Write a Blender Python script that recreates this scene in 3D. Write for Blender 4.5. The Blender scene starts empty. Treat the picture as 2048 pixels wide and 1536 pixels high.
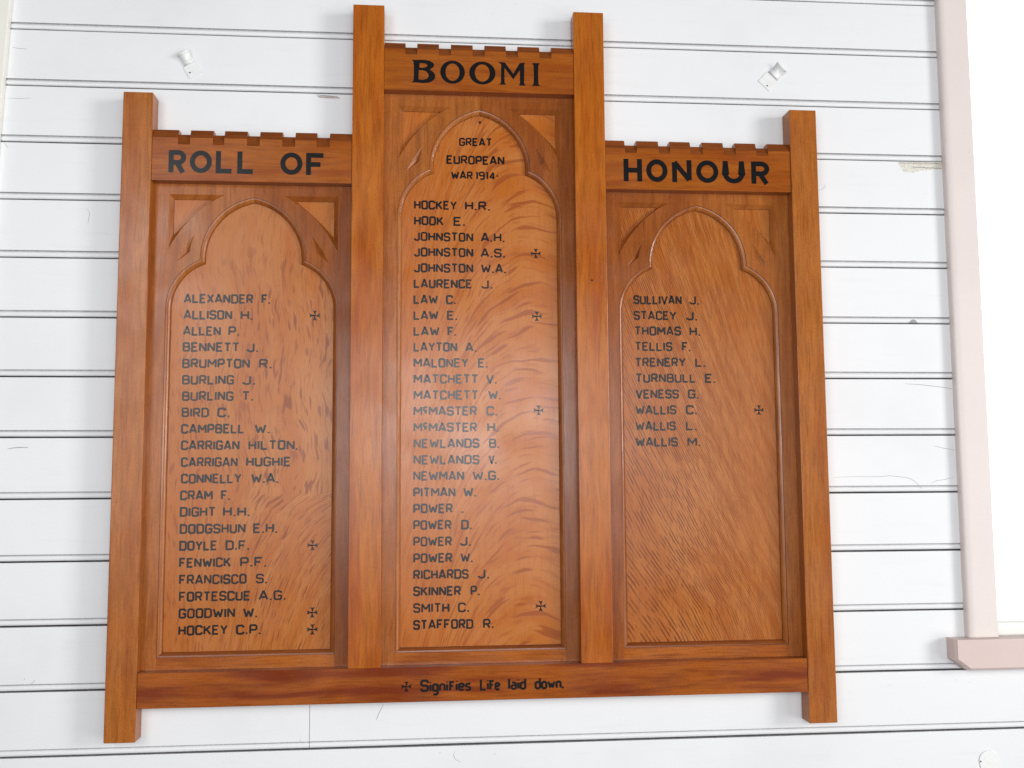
import bpy, math, random
from mathutils import Vector, Matrix
from mathutils.geometry import tessellate_polygon

random.seed(7)
scene = bpy.context.scene
C = scene.collection

# ------------------------------------------------------------------ camera
cam_data = bpy.data.cameras.new('camera')
cam_data.sensor_width = 36.0
cam_data.lens = 2000.15 * 36.0 / 2048.0
cam_data.clip_start = 0.05
cam_data.clip_end = 200.0
cam = bpy.data.objects.new('camera', cam_data)
C.objects.link(cam)
R3 = ((0.9962340588, -0.0017391432, -0.0866872273),
      (-0.0864656475, -0.0941145147, -0.9917994505),
      (-0.0064336450, 0.9955598593, -0.0939104611))
cam.matrix_world = Matrix.Translation((-0.125386, -2.285491, 0.551559)) @ Matrix(R3).to_4x4()
scene.camera = cam

# ------------------------------------------------------------------ world, lamps, exposure
world = bpy.data.worlds.new('World')
scene.world = world
world.use_nodes = True
bg = world.node_tree.nodes['Background']
bg.inputs[0].default_value = (0.97, 0.98, 1.0, 1)
bg.inputs[1].default_value = 0.16
scene.view_settings.view_transform = 'Standard'
scene.view_settings.look = 'None'
scene.view_settings.exposure = -0.07
scene.view_settings.gamma = 1.0


def area_lamp(name, loc, target, sx, sy, radiance, color):
    d = bpy.data.lights.new(name, 'AREA')
    d.shape = 'RECTANGLE'
    d.size = sx
    d.size_y = sy
    d.energy = radiance * sx * sy * math.pi
    d.color = color
    o = bpy.data.objects.new(name, d)
    C.objects.link(o)
    o.location = loc
    o.rotation_euler = (Vector(target) - Vector(loc)).to_track_quat('-Z', 'Y').to_euler()
    return o


# daylight from the right; the lamps after it are added fill and glare
area_lamp('daylight_right', (7.4, -4.5, 1.7), (0.3, 0, 0.6), 2.0, 2.0, 28.0, (1.0, 0.99, 0.97))
area_lamp('fill_right_low', (4.6, -3.8, -0.6), (0.5, 0, 0.1), 3.0, 2.0, 4.2, (1.0, 0.99, 0.98))  # added broad fill from low right, evens out the wall
area_lamp('fill_front', (-0.25, -3.2, 0.68), (-0.2, 0, 0.4), 3.9, 1.2, 3.6, (0.985, 0.99, 1.0))  # added fill in front, lifts the board and the wall
area_lamp('glare_upper', (-1.90, -4.3, 1.90), (-0.6, 0, 1.0), 1.1, 1.1, 8.0, (0.94, 0.97, 1.0))  # added lamp for the glare on the upper left varnish
area_lamp('glare_lower', (0.15, -4.3, 0.95), (0.0, 0, 0.7), 1.2, 0.8, 11.5, (0.94, 0.97, 1.0))  # added lamp for the glare on the centre lettering


# ------------------------------------------------------------------ node helper
class G:
    def __init__(self, name):
        self.m = bpy.data.materials.new(name)
        self.m.use_nodes = True
        self.t = self.m.node_tree
        self.b = self.t.nodes['Principled BSDF']

    def node(self, kind):
        return self.t.nodes.new(kind)

    def put(self, sock, v):
        if isinstance(v, bpy.types.NodeSocket):
            self.t.links.new(v, sock)
        else:
            sock.default_value = v

    def math(self, op, a, b=0.0, c=None, clamp=False):
        n = self.node('ShaderNodeMath')
        n.operation = op
        n.use_clamp = clamp
        self.put(n.inputs[0], a)
        self.put(n.inputs[1], b)
        if c is not None:
            self.put(n.inputs[2], c)
        return n.outputs[0]

    def add(self, a, b): return self.math('ADD', a, b)
    def sub(self, a, b): return self.math('SUBTRACT', a, b)
    def mul(self, a, b): return self.math('MULTIPLY', a, b)

    def coords(self):
        tc = self.node('ShaderNodeTexCoord')
        s = self.node('ShaderNodeSeparateXYZ')
        self.t.links.new(tc.outputs['Object'], s.inputs[0])
        return s.outputs[0], s.outputs[1], s.outputs[2]

    def vec(self, a, b, c=0.0):
        n = self.node('ShaderNodeCombineXYZ')
        self.put(n.inputs[0], a)
        self.put(n.inputs[1], b)
        self.put(n.inputs[2], c)
        return n.outputs[0]

    def noise(self, v, scale=1.0, detail=0.0, rough=0.5):
        n = self.node('ShaderNodeTexNoise')
        n.inputs['Scale'].default_value = scale
        n.inputs['Detail'].default_value = detail
        n.inputs['Roughness'].default_value = rough
        self.put(n.inputs['Vector'], v)
        return n.outputs[0]

    def step(self, x, lo, hi, a=0.0, b=1.0):
        n = self.node('ShaderNodeMapRange')
        n.interpolation_type = 'SMOOTHSTEP'
        self.put(n.inputs[0], x)
        for i, v in enumerate((lo, hi, a, b)):
            self.put(n.inputs[1 + i], v)
        return n.outputs[0]

    def mix(self, f, a, b, mode='MIX'):
        n = self.node('ShaderNodeMix')
        n.data_type = 'RGBA'
        n.blend_type = mode
        self.put(n.inputs[0], f)
        for s, v in ((n.inputs[6], a), (n.inputs[7], b)):
            if isinstance(v, tuple) and len(v) == 3:
                v = v + (1.0,)
            self.put(s, v)
        return n.outputs[2]

    def bump(self, h, strength, dist):
        n = self.node('ShaderNodeBump')
        n.inputs['Strength'].default_value = strength
        n.inputs['Distance'].default_value = dist
        self.put(n.inputs['Height'], h)
        self.t.links.new(n.outputs[0], self.b.inputs['Normal'])

    def color(self, c):
        if isinstance(c, tuple) and len(c) == 3:
            c = c + (1.0,)
        self.put(self.b.inputs['Base Color'], c)

    def rough(self, r):
        self.put(self.b.inputs['Roughness'], r)


GLOSS = 0.24


def varnished(g, col, h):
    g.color(col)
    x, y, z = g.coords()
    n = g.noise(g.vec(x, z, y), 9.0, 3.0)
    g.rough(g.step(n, 0.3, 0.7, GLOSS - 0.05, GLOSS + 0.07))
    g.b.inputs['IOR'].default_value = 1.37
    g.bump(h, 0.22, 0.0006)


def frame_wood(name, base, red, dark, axis, seed, blotch=0.5):
    """straight-grained varnished timber, grain along axis"""
    g = G(name)
    x, y, z = g.coords()
    if axis == 'z':
        along, across = z, g.add(x, g.mul(y, 0.9))
    else:
        along, across = x, g.add(z, g.mul(y, 0.9))
    warp = g.mul(g.sub(g.noise(g.vec(g.mul(across, 6.0), g.mul(along, 2.2), seed), 1.0, 2.0), 0.5), 0.03)
    ac = g.add(across, warp)
    big = g.noise(g.vec(g.mul(ac, 26.0), g.mul(along, 2.6), seed + 3.1), 1.0, 3.0, 0.55)
    mid = g.noise(g.vec(g.mul(ac, 120.0), g.mul(along, 5.0), seed + 5.7), 1.0, 3.0, 0.6)
    fine = g.noise(g.vec(g.mul(ac, 330.0), g.mul(along, 16.0), seed + 9.3), 1.0, 2.0, 0.6)
    speck = g.step(g.noise(g.vec(x, z, y), 420.0, 2.0, 0.7), 0.3, 0.7, 0.86, 1.14)
    c = g.mix(g.math('MULTIPLY', g.step(big, 0.40, 0.72), blotch * 1.1), base, red)
    c = g.mix(g.mul(g.step(mid, 0.46, 0.73), 0.36), c, dark)
    c = g.mix(g.mul(g.step(fine, 0.48, 0.70), 0.50), c, dark)
    lum = g.step(g.noise(g.vec(g.mul(ac, 60.0), g.mul(along, 11.0), seed + 1.0), 1.0, 3.0), 0.3, 0.7, 0.91, 1.07)
    lum = g.mul(lum, speck)
    c = g.mix(1.0, c, g.vec(lum, lum, lum), 'MULTIPLY')
    varnished(g, c, fine)
    return g.m


def panel_wood(name, which, base, warm, fleck):
    """quarter-sawn oak with medullary ray flecks following curved lines"""
    g = G(name)
    x, y, z = g.coords()
    cx = {'left': -0.513, 'centre': 0.0, 'right': 0.513}[which]
    s = g.math('DIVIDE', g.sub(x, cx - 0.18), 0.36, clamp=True)
    seed = {'left': 11.0, 'centre': 23.0, 'right': 37.0}[which]
    wn = g.sub(g.noise(g.vec(x, z, seed), 5.5, 2.0), 0.5)
    wn2 = g.sub(g.noise(g.vec(x, z, seed + 4), 16.0, 2.0), 0.5)
    if which == 'right':
        # slope of the lines: 50 deg at the left, nearly upright at the right and at the top
        k = g.add(g.mul(g.math('MAXIMUM', g.sub(z, 0.25), 0.0), 1.5), 1.0)
        gx = g.mul(g.add(g.mul(s, 0.36 * 1.45), g.mul(g.math('POWER', s, 3.0), 0.36 * 0.9)), k)
        u = g.add(g.add(z, gx), g.mul(wn, 0.045))
        v = g.sub(g.mul(x, 2.0), z)
        ring = g.math('SINE', g.add(g.mul(u, 400.0), g.mul(wn2, 4.0)))
        brk = g.noise(g.vec(g.mul(u, 72.0), g.mul(v, 12.0), seed), 1.0, 2.0)
        lowm = g.step(g.noise(g.vec(x, z, seed + 20), 9.0, 2.0), 0.32, 0.58, 0.60, 1.0)
        f1 = g.mul(g.step(ring, 0.05, 0.75), g.step(brk, 0.43, 0.54))
        amt = g.step(s, 0.3, 1.0, 1.0, 0.55)
        f = g.mul(g.mul(f1, lowm), amt)
        n2 = g.noise(g.vec(g.mul(u, 170.0), g.mul(v, 30.0), seed + 2), 1.0, 1.0)
        f = g.math('MAXIMUM', f, g.mul(g.step(n2, 0.60, 0.72), 0.4))
        soft = g.noise(g.vec(g.mul(u, 14.0), g.mul(v, 3.0), seed + 6), 1.0, 2.0)
    elif which == 'centre':
        om = g.sub(1.0, s)
        gx = g.mul(g.add(g.sub(g.mul(s, 0.55), g.mul(g.math('POWER', om, 3.0), 1.7)),
                         g.mul(g.math('MULTIPLY', s, s), -0.42)), 0.36)
        u = g.add(g.sub(z, gx), g.add(g.mul(wn, 0.080), g.mul(wn2, 0.008)))
        v = g.add(g.mul(x, 2.0), z)
        a = g.noise(g.vec(g.mul(u, 78.0), g.mul(v, 4.8), seed), 1.0, 1.0, 0.4)
        b = g.noise(g.vec(g.mul(u, 110.0), g.mul(v, 11.0), seed + 2), 1.0, 1.0)
        fa = g.mul(g.step(a, 0.56, 0.66), g.step(s, 0.2, 0.6, 0.45, 0.80))
        fb = g.mul(g.step(b, 0.56, 0.68), g.step(s, 0.2, 0.9, 0.75, 0.30))
        f = g.math('MAXIMUM', fa, fb)
        soft = g.noise(g.vec(g.mul(u, 18.0), g.mul(v, 2.5), seed + 6), 1.0, 2.0)
    else:
        low = g.math('MINIMUM', g.sub(z, 0.52), 0.0)
        F = g.mul(g.mul(g.mul(s, s), 2.3), low)
        u = g.add(g.sub(x, F), g.add(g.mul(wn, 0.085), g.mul(wn2, 0.008)))
        v = g.add(z, g.mul(x, 0.4))
        a = g.noise(g.vec(g.mul(u, 100.0), g.mul(v, 17.0), seed), 1.0, 1.0)
        b = g.noise(g.vec(g.mul(u, 190.0), g.mul(v, 24.0), seed + 2), 1.0, 1.0)
        fa = g.mul(g.step(a, 0.59, 0.66), g.mul(g.step(s, 0.25, 0.6), 0.82))
        fb = g.mul(g.step(b, 0.56, 0.68), g.step(s, 0.2, 1.0, 0.55, 0.5))
        f = g.math('MAXIMUM', fa, fb)
        f = g.mul(f, g.step(z, 0.95, 1.15, 1.0, 0.4))
        soft = g.noise(g.vec(g.mul(u, 20.0), g.mul(v, 2.5), seed + 6), 1.0, 2.0)
    fine = g.noise(g.vec(g.mul(x, 620.0), g.mul(z, 26.0), seed), 1.0, 2.0, 0.6)
    mid = g.noise(g.vec(g.mul(g.add(x, g.mul(wn, 0.02)), 150.0), g.mul(z, 9.0), seed + 8), 1.0, 2.0)
    c = g.mix(g.step(soft, 0.38, 0.66), base, warm)
    # the sapwood edge at the left of each panel is straighter and more orange
    c = g.mix(g.mul(g.step(s, 0.0, 0.45, 1.0, 0.0), 0.55), c, warm)
    c = g.mix(g.mul(g.step(mid, 0.5, 0.72), 0.22), c, fleck)
    c = g.mix(g.mul(g.step(fine, 0.5, 0.72), 0.30), c, fleck)
    c = g.mix(f, c, fleck)
    speck = g.step(g.noise(g.vec(x, z, y), 420.0, 2.0, 0.7), 0.3, 0.7, 0.88, 1.12)
    c = g.mix(1.0, c, g.vec(speck, speck, speck), 'MULTIPLY')
    varnished(g, c, g.sub(fine, g.mul(f, 0.3)))
    return g.m


def paint(name, col, dirt_shade, rough, amount=0.35, scale=3.0):
    g = G(name)
    x, y, z = g.coords()
    n = g.noise(g.vec(x, z, y), scale, 5.0, 0.6)
    n2 = g.noise(g.vec(g.mul(x, 0.35), g.mul(z, 3.0), y), 14.0, 4.0, 0.6)
    spk = g.noise(g.vec(x, z, y), 75.0, 2.0)
    c = g.mix(g.mul(g.step(n, 0.45, 0.75), amount), col, dirt_shade)
    c = g.mix(g.mul(g.step(n2, 0.55, 0.8), amount * 0.8), c, dirt_shade)
    c = g.mix(g.mul(g.step(spk, 0.76, 0.82), 0.25), c, tuple(v * 0.5 for v in dirt_shade))
    sp2 = g.step(g.noise(g.vec(x, z, y), 380.0, 2.0, 0.7), 0.3, 0.7, 0.965, 1.03)
    c = g.mix(1.0, c, g.vec(sp2, sp2, sp2), 'MULTIPLY')
    g.color(c)
    g.rough(rough)
    h = g.add(g.mul(g.noise(g.vec(g.mul(x, 0.2), z, y), 160.0, 3.0), 0.5), g.noise(g.vec(x, z, y), 30.0, 3.0))
    g.bump(h, 0.25, 0.0012)
    return g.m


def plain(name, col, rough):
    g = G(name)
    x, y, z = g.coords()
    n = g.noise(g.vec(x, z, y), 220.0, 2.0)
    g.color(g.mix(g.step(n, 0.35, 0.65), col, tuple(v * 0.75 for v in col)))
    g.rough(rough)
    return g.m


def emitter(name, col, strength):
    g = G(name)
    g.color((0, 0, 0))
    g.b.inputs['Emission Color'].default_value = col + (1.0,)
    g.b.inputs['Emission Strength'].default_value = strength
    g.b.inputs['Specular IOR Level'].default_value = 0.0
    return g.m


M = {}
M['post'] = frame_wood('outer_post_wood', (0.386, 0.123, 0.021), (0.297, 0.066, 0.008), (0.198, 0.046, 0.007), 'z', 2.0, 0.6)
M['mid_post'] = frame_wood('inner_post_wood', (0.426, 0.121, 0.010), (0.327, 0.064, 0.004), (0.208, 0.043, 0.004), 'z', 14.0, 0.75)
M['rail'] = frame_wood('rail_wood', (0.346, 0.088, 0.009), (0.178, 0.027, 0.004), (0.148, 0.027, 0.004), 'x', 31.0, 1.15)
M['header'] = frame_wood('header_wood', (0.337, 0.091, 0.009), (0.252, 0.051, 0.005), (0.178, 0.036, 0.004), 'x', 45.0, 0.8)
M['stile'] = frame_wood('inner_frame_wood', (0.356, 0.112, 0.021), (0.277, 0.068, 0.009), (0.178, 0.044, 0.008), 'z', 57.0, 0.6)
M['inner_rail'] = frame_wood('inner_rail_wood', (0.386, 0.109, 0.014), (0.238, 0.049, 0.006), (0.173, 0.036, 0.005), 'x', 63.0, 0.7)
M['dirt_shade'] = frame_wood('moulding_edge_shade', (0.084, 0.020, 0.006), (0.059, 0.014, 0.004), (0.040, 0.009, 0.003), 'z', 77.0, 0.6)  # dark tone painted in so quirks, steps and pocket edges read as shaded
M['dark_edge'] = frame_wood('dark_edge_wood', (0.223, 0.057, 0.010), (0.158, 0.036, 0.006), (0.109, 0.026, 0.005), 'x', 71.0, 0.7)  # darker wood for the header bevels and lower inner mouldings
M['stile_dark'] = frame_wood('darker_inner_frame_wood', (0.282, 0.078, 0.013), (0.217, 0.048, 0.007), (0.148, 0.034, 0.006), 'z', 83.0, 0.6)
M['panel_left'] = panel_wood('left_panel_wood', 'left', (0.436, 0.150, 0.033), (0.405, 0.115, 0.016), (0.208, 0.044, 0.009))
M['panel_centre'] = panel_wood('centre_panel_wood', 'centre', (0.465, 0.156, 0.033), (0.426, 0.118, 0.015), (0.282, 0.062, 0.012))
M['panel_right'] = panel_wood('right_panel_wood', 'right', (0.431, 0.143, 0.029), (0.366, 0.100, 0.013), (0.134, 0.028, 0.005))
M['ink'] = plain('black_sign_paint', (0.007, 0.006, 0.007), 0.25)
M['ink'].node_tree.nodes['Principled BSDF'].inputs['IOR'].default_value = 1.38
M['hole'] = plain('dark_hole', (0.01, 0.008, 0.006), 0.9)
M['wall'] = paint('white_wall_paint', (0.785, 0.79, 0.80), (0.690, 0.695, 0.695), 0.5, 0.45, 2.2)
M['groove_shade'] = plain('groove_shade_grey', (0.47, 0.46, 0.47), 0.8)  # grey stands in for shade in the quirks and joint edges
M['gap'] = plain('dark_gap', (0.05, 0.05, 0.05), 0.9)
M['trim'] = paint('pinkish_cream_paint', (0.74, 0.655, 0.62), (0.68, 0.59, 0.565), 0.4)
M['sill'] = paint('pinkish_sill_paint', (0.64, 0.50, 0.465), (0.59, 0.455, 0.43), 0.4)
M['cream'] = paint('cream_paint', (0.82, 0.80, 0.72), (0.77, 0.75, 0.68), 0.45)
M['sash'] = paint('white_sash_paint', (0.82, 0.83, 0.78), (0.76, 0.76, 0.72), 0.4)
M['crack'] = plain('crack_shadow', (0.36, 0.36, 0.35), 0.9)
M['split'] = plain('split_paint_shadow', (0.42, 0.37, 0.34), 0.9)
M['bare'] = plain('bare_flaked_paint', (0.76, 0.73, 0.64), 0.8)
M['pinkmark'] = plain('pink_undercoat', (0.55, 0.42, 0.40), 0.8)
M['clip'] = paint('white_painted_clip', (0.80, 0.80, 0.79), (0.70, 0.71, 0.68), 0.35, 0.5, 60.0)
M['clip_back'] = plain('aged_clip_lip', (0.42, 0.42, 0.33), 0.5)
M['sky'] = emitter('bright_sky', (1.0, 1.0, 1.0), 2.4)
gl = G('window_glass')
gl.color((1, 1, 1))
gl.rough(0.02)
gl.b.inputs['Transmission Weight'].default_value = 1.0
gl.b.inputs['IOR'].default_value = 1.45
M['glass'] = gl.m


# ------------------------------------------------------------------ mesh helpers
class MB:
    def __init__(self):
        self.v, self.f, self.alt = [], [], set()

    def pt(self, p):
        self.v.append(tuple(p))
        return len(self.v) - 1

    def face(self, pts):
        self.f.append([self.pt(p) for p in pts])

    def box(self, x0, x1, y0, y1, z0, z1):
        b = len(self.v)
        for x in (x0, x1):
            for y in (y0, y1):
                for z in (z0, z1):
                    self.v.append((x, y, z))
        for q in ((0, 1, 3, 2), (4, 6, 7, 5), (0, 4, 5, 1), (2, 3, 7, 6), (0, 2, 6, 4), (1, 5, 7, 3)):
            self.f.append([b + i for i in q])

    def poly(self, loops, y):
        """flat face in the wall plane, holes allowed, facing the room"""
        tris = tessellate_polygon([[Vector((p[0], p[1], 0)) for p in l] for l in loops])
        flat = [p for l in loops for p in l]
        b = len(self.v)
        self.v += [(p[0], y, p[1]) for p in flat]
        for t in tris:
            a = [flat[i] for i in t]
            ar = (a[1][0] - a[0][0]) * (a[2][1] - a[0][1]) - (a[2][0] - a[0][0]) * (a[1][1] - a[0][1])
            t = list(t) if ar > 0 else [t[0], t[2], t[1]]
            self.f.append([b + i for i in t])

    def strip(self, A, ya, B, yb, closed=False, dirt_shade=False):
        """faces joining outline A at depth ya to outline B at depth yb"""
        n = len(A)
        b = len(self.v)
        self.v += [(p[0], ya, p[1]) for p in A] + [(p[0], yb, p[1]) for p in B]
        for i in range(n if closed else n - 1):
            j = (i + 1) % n
            if dirt_shade:
                self.alt.add(len(self.f))
            self.f.append([b + i, b + j, b + n + j, b + n + i])

    def build(self, name, mat, parent=None, bevel=0.0, fix=False, smooth=False, mat2=None):
        me = bpy.data.meshes.new(name)
        me.from_pydata(self.v, [], self.f)
        if mat2 is not None:
            for i in self.alt:
                me.polygons[i].material_index = 1
        me.validate()
        if fix:
            import bmesh
            bm = bmesh.new()
            bm.from_mesh(me)
            bmesh.ops.remove_doubles(bm, verts=bm.verts, dist=1e-6)
            bmesh.ops.recalc_face_normals(bm, faces=bm.faces)
            bm.to_mesh(me)
            bm.free()
        if smooth:
            for p in me.polygons:
                p.use_smooth = True
        me.materials.append(mat)
        if mat2 is not None:
            me.materials.append(mat2)
        o = bpy.data.objects.new(name, me)
        C.objects.link(o)
        if parent is not None:
            o.parent = parent
        if bevel:
            m = o.modifiers.new('soft_edges', 'BEVEL')
            m.width = bevel
            m.segments = 2
            m.limit_method = 'ANGLE'
        return o


def empty(name, loc=(0, 0, 0)):
    o = bpy.data.objects.new(name, None)
    C.objects.link(o)
    o.empty_display_size = 0.05
    o.location = loc
    return o


def tag(o, label=None, cat=None, group=None, kind=None):
    if label: o['label'] = label
    if cat: o['category'] = cat
    if group: o['group'] = group
    if kind: o['kind'] = kind
    return o


# ------------------------------------------------------------------ the boarded wall
wall = tag(empty('wall'), 'white painted wall of horizontal beaded boards behind the honour board', None, None, 'structure')
JOINTS = [2.113, 1.980, 1.8465, 1.713, 1.5799, 1.4471, 1.3154, 1.183, 1.0503, 0.9147, 0.7819, 0.6473, 0.512, 0.3761, 0.2382,
          0.1003, -0.0367, -0.172, -0.307, -0.442, -0.577]


def wobble(seed):
    ph = [(random.Random(seed * 31 + i).uniform(0, 6.28), random.Random(seed * 57 + i).uniform(0.7, 1.3)) for i in range(5)]
    fr = (1.1, 2.7, 6.3, 14.0, 33.0)
    am = (0.9, 0.7, 0.45, 0.3, 0.25)
    return lambda x: sum(a * math.sin(f * k * x + p) for (p, k), f, a in zip(ph, fr, am)) * 0.45


def plank(x0, x1, ztop, zbot, seed, cap_right=False):
    """one beaded board: flat face, quirk, round bead, open joint below"""
    wj, wq, wt, wg = wobble(seed), wobble(seed + 100), wobble(seed - 1 + 500), wobble(seed + 900)
    n = max(2, int((x1 - x0) / 0.02))
    rows = []
    for i in range(n + 1):
        x = x0 + (x1 - x0) * i / n
        top = ztop - 0.0009 + 0.00035 * wt(x)
        bot = zbot + 0.0022 + 0.00045 * wj(x)
        q = zbot + 0.0150 + 0.0003 * wq(x)
        qd = 0.0036 + 0.0008 * wg(x)
        prof = [(0.012, top), (0.0006, top), (0.0, top - 0.0008)]
        prof += [(0.0, q + 0.0017), (max(0.0012, qd * 1.3), q + 0.0010), (max(0.0012, qd * 1.3), q - 0.0006)]
        c, r = (bot + q - 0.0006) / 2, (q - 0.0006 - bot) / 2
        for a in (20, 40, 65, 90, 115, 140, 160, 175):
            t = math.radians(a)
            prof.append((0.0052 - 0.0050 * math.sin(t), c + r * math.cos(t)))
        prof += [(0.012, bot)]
        rows.append([(x, y, z) for y, z in prof])
    b = MB()
    m = len(rows[0])
    for r in rows:
        b.v += r
    for i in range(n):
        for j in range(m - 1):
            if j in (0, 4, 5, m - 2, m - 3) or j == 3:
                b.alt.add(len(b.f))
            b.f.append([i * m + j, i * m + j + 1, (i + 1) * m + j + 1, (i + 1) * m + j])
    b.f.append([j for j in range(m)])
    b.f.append([n * m + j for j in range(m)][::-1])
    return b.build('plank', M['wall'], wall, mat2=M['groove_shade'])


XL, XR = -1.75, 2.75
for i in range(len(JOINTS) - 1):
    zt, zb = JOINTS[i], JOINTS[i + 1]
    if zb >= 0.1003 - 1e-6:
        plank(XL, 1.150, zt, zb, i + 1)
        if zt > 1.95:
            continue
        plank(2.235, XR, zt, zb, i + 41)
    elif abs(zt - 0.1003) < 1e-6:
        plank(XL, -0.3770, zt, zb, i + 1)
        plank(-0.3759, XR, zt, zb + 0.0004, i + 71)
    else:
        plank(XL, XR, zt, zb, i + 1)
b = MB()
b.box(1.15, 2.235, 0.0, 0.012, 0.1035, 0.160)
b.build('plank', M['wall'], wall)
b = MB()
b.box(XL, 1.16, 0.0125, 0.03, -0.577, 2.113)
b.box(2.23, XR, 0.0125, 0.03, -0.577, 2.113)
b.box(1.16, 2.23, 0.0125, 0.03, -0.577, 0.158)
b.box(1.16, 2.23, 0.0125, 0.03, 1.93, 2.113)
b.build('backing', M['gap'], wall)


def ribbon(b, pts, w, y):
    """a thin tapering line on the wall face"""
    n = len(pts)
    A, B = [], []
    for i, p in enumerate(pts):
        a, c = pts[max(0, i - 1)], pts[min(n - 1, i + 1)]
        dx, dz = c[0] - a[0], c[1] - a[1]
        L = math.hypot(dx, dz) or 1
        k = w * (0.35 + 0.65 * math.sin(math.pi * (i + 0.35) / n)) / 2
        A.append((p[0] - dz / L * k, p[1] + dx / L * k))
        B.append((p[0] + dz / L * k, p[1] - dx / L * k))
    b.strip(A, y, B, y)


def mark(pts, w, mat='crack', y=-0.0003):
    b = MB()
    ribbon(b, pts, w, y)
    b.build('paint_crack', M[mat], wall)


def chip(pts, mat, y=-0.0004):
    b = MB()
    b.poly([pts], y)
    b.build('paint_chip', M[mat], wall)


mark([(0.8313, 0.5489), (0.8779, 0.5503), (0.9446, 0.5499), (0.967, 0.5519), (0.9959, 0.5489), (1.0137, 0.5466), (1.0268, 0.5401), (1.0376, 0.5304), (1.0461, 0.5207)], 0.001, 'crack')
mark([(1.0802, 0.6217), (1.1003, 0.6173), (1.1294, 0.6122)], 0.001, 'crack')
mark([(1.0692, 0.5334), (1.083, 0.5397), (1.1011, 0.5418), (1.1239, 0.547)], 0.0009, 'crack')
mark([(1.0159, 0.7701), (1.0536, 0.7681), (1.0851, 0.7645), (1.1144, 0.7611), (1.1333, 0.7581)], 0.0012, 'crack')
mark([(-1.0375, 0.6227), (-1.026, 0.625), (-1.0123, 0.6261), (-0.9944, 0.626)], 0.0018, 'crack')
mark([(-0.8858, 1.1642), (-0.8801, 1.1529), (-0.8823, 1.1386), (-0.8829, 1.13)], 0.0007, 'crack')
mark([(-1.0682, 1.4169), (-1.0454, 1.4163), (-1.017, 1.4183)], 0.0009, 'crack')
mark([(-1.0643, 1.5371), (-1.0499, 1.5339), (-1.0299, 1.5333)], 0.0009, 'crack')
mark([(-0.2156, 0.0561), (-0.2209, 0.0459), (-0.226, 0.0357), (-0.2313, 0.0226)], 0.0013, 'crack')
mark([(0.8213, 1.2382), (0.8296, 1.2422), (0.8373, 1.2482), (0.8333, 1.2545)], 0.0009, 'crack')
mark([(-0.9842, 0.1258), (-0.9825, 0.1293)], 0.001, 'crack')
mark([(-0.9705, 0.1174), (-0.9645, 0.1213), (-0.962, 0.1261)], 0.001, 'crack')
mark([(-0.058, -0.0498), (-0.0611, -0.0585), (-0.0565, -0.0675), (-0.046, -0.0731)], 0.001, 'crack')
mark([(-1.0726, 1.3143), (-1.0681, 1.3083), (-1.063, 1.3009)], 0.0008, 'crack')
chip([(1.023, 1.3132), (1.1332, 1.3155), (1.1323, 1.2963), (1.1116, 1.2967), (1.0928, 1.2934), (1.0783, 1.294), (1.0615, 1.2871), (1.0484, 1.2897), (1.0367, 1.287), (1.0322, 1.2971), (1.0272, 1.3039)], 'bare')
mark([(1.0234, 1.3111), (1.0626, 1.3107), (1.104, 1.3116), (1.1322, 1.311)], 0.0024, 'split', -0.0007)
mark([(1.058, 1.3009), (1.0869, 1.3003), (1.1316, 1.2992)], 0.0024, 'split', -0.0007)
mark([(-0.3789, 1.4438), (-0.3662, 1.4426), (-0.3482, 1.4415), (-0.3302, 1.4408)], 0.002, 'crack')
chip([(-0.3781, 1.4415), (-0.3556, 1.4405), (-0.3241, 1.4391), (-0.3256, 1.4359), (-0.3481, 1.4356), (-0.3706, 1.4362)], 'pinkmark')
chip([(1.032, 0.9167), (1.0365, 0.9222), (1.044, 0.9258), (1.0502, 0.9223), (1.0542, 0.9168)], 'crack')
chip([(0.7135, 1.5168), (0.7145, 1.5163), (0.7155, 1.5169), (0.7151, 1.5178), (0.714, 1.5179)], 'crack')
chip([(0.0888, 1.6803), (0.0898, 1.6798), (0.0908, 1.6804), (0.0904, 1.6813), (0.0893, 1.6814)], 'crack')
chip([(-0.2159, 1.6091), (-0.2149, 1.6086), (-0.2139, 1.6092), (-0.2143, 1.6101), (-0.2154, 1.6102)], 'crack')
chip([(0.8506, 0.0549), (0.8516, 0.0544), (0.8526, 0.055), (0.8522, 0.0559), (0.8511, 0.056)], 'crack')
chip([(1.1067, 0.0771), (1.1077, 0.0766), (1.1087, 0.0772), (1.1083, 0.0781), (1.1072, 0.0782)], 'crack')
chip([(1.1405, 0.0717), (1.1415, 0.0712), (1.1425, 0.0718), (1.1421, 0.0727), (1.141, 0.0728)], 'crack')
chip([(0.0301, -0.0585), (0.0311, -0.059), (0.0321, -0.0584), (0.0317, -0.0575), (0.0306, -0.0574)], 'crack')
chip([(-0.3976, -0.0161), (-0.3966, -0.0166), (-0.3956, -0.016), (-0.396, -0.0151), (-0.3971, -0.015)], 'crack')
chip([(0.9469, 0.0695), (0.9479, 0.069), (0.9489, 0.0696), (0.9485, 0.0705), (0.9474, 0.0706)], 'crack')
chip([(-0.0919, -0.0517), (-0.0909, -0.0522), (-0.0899, -0.0516), (-0.0903, -0.0507), (-0.0914, -0.0506)], 'crack')
chip([(1.0397, 0.7789), (1.0407, 0.7784), (1.0417, 0.779), (1.0413, 0.7799), (1.0402, 0.78)], 'crack')
chip([(0.8066, 0.3113), (0.8076, 0.3108), (0.8086, 0.3114), (0.8082, 0.3123), (0.8071, 0.3124)], 'crack')


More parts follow.
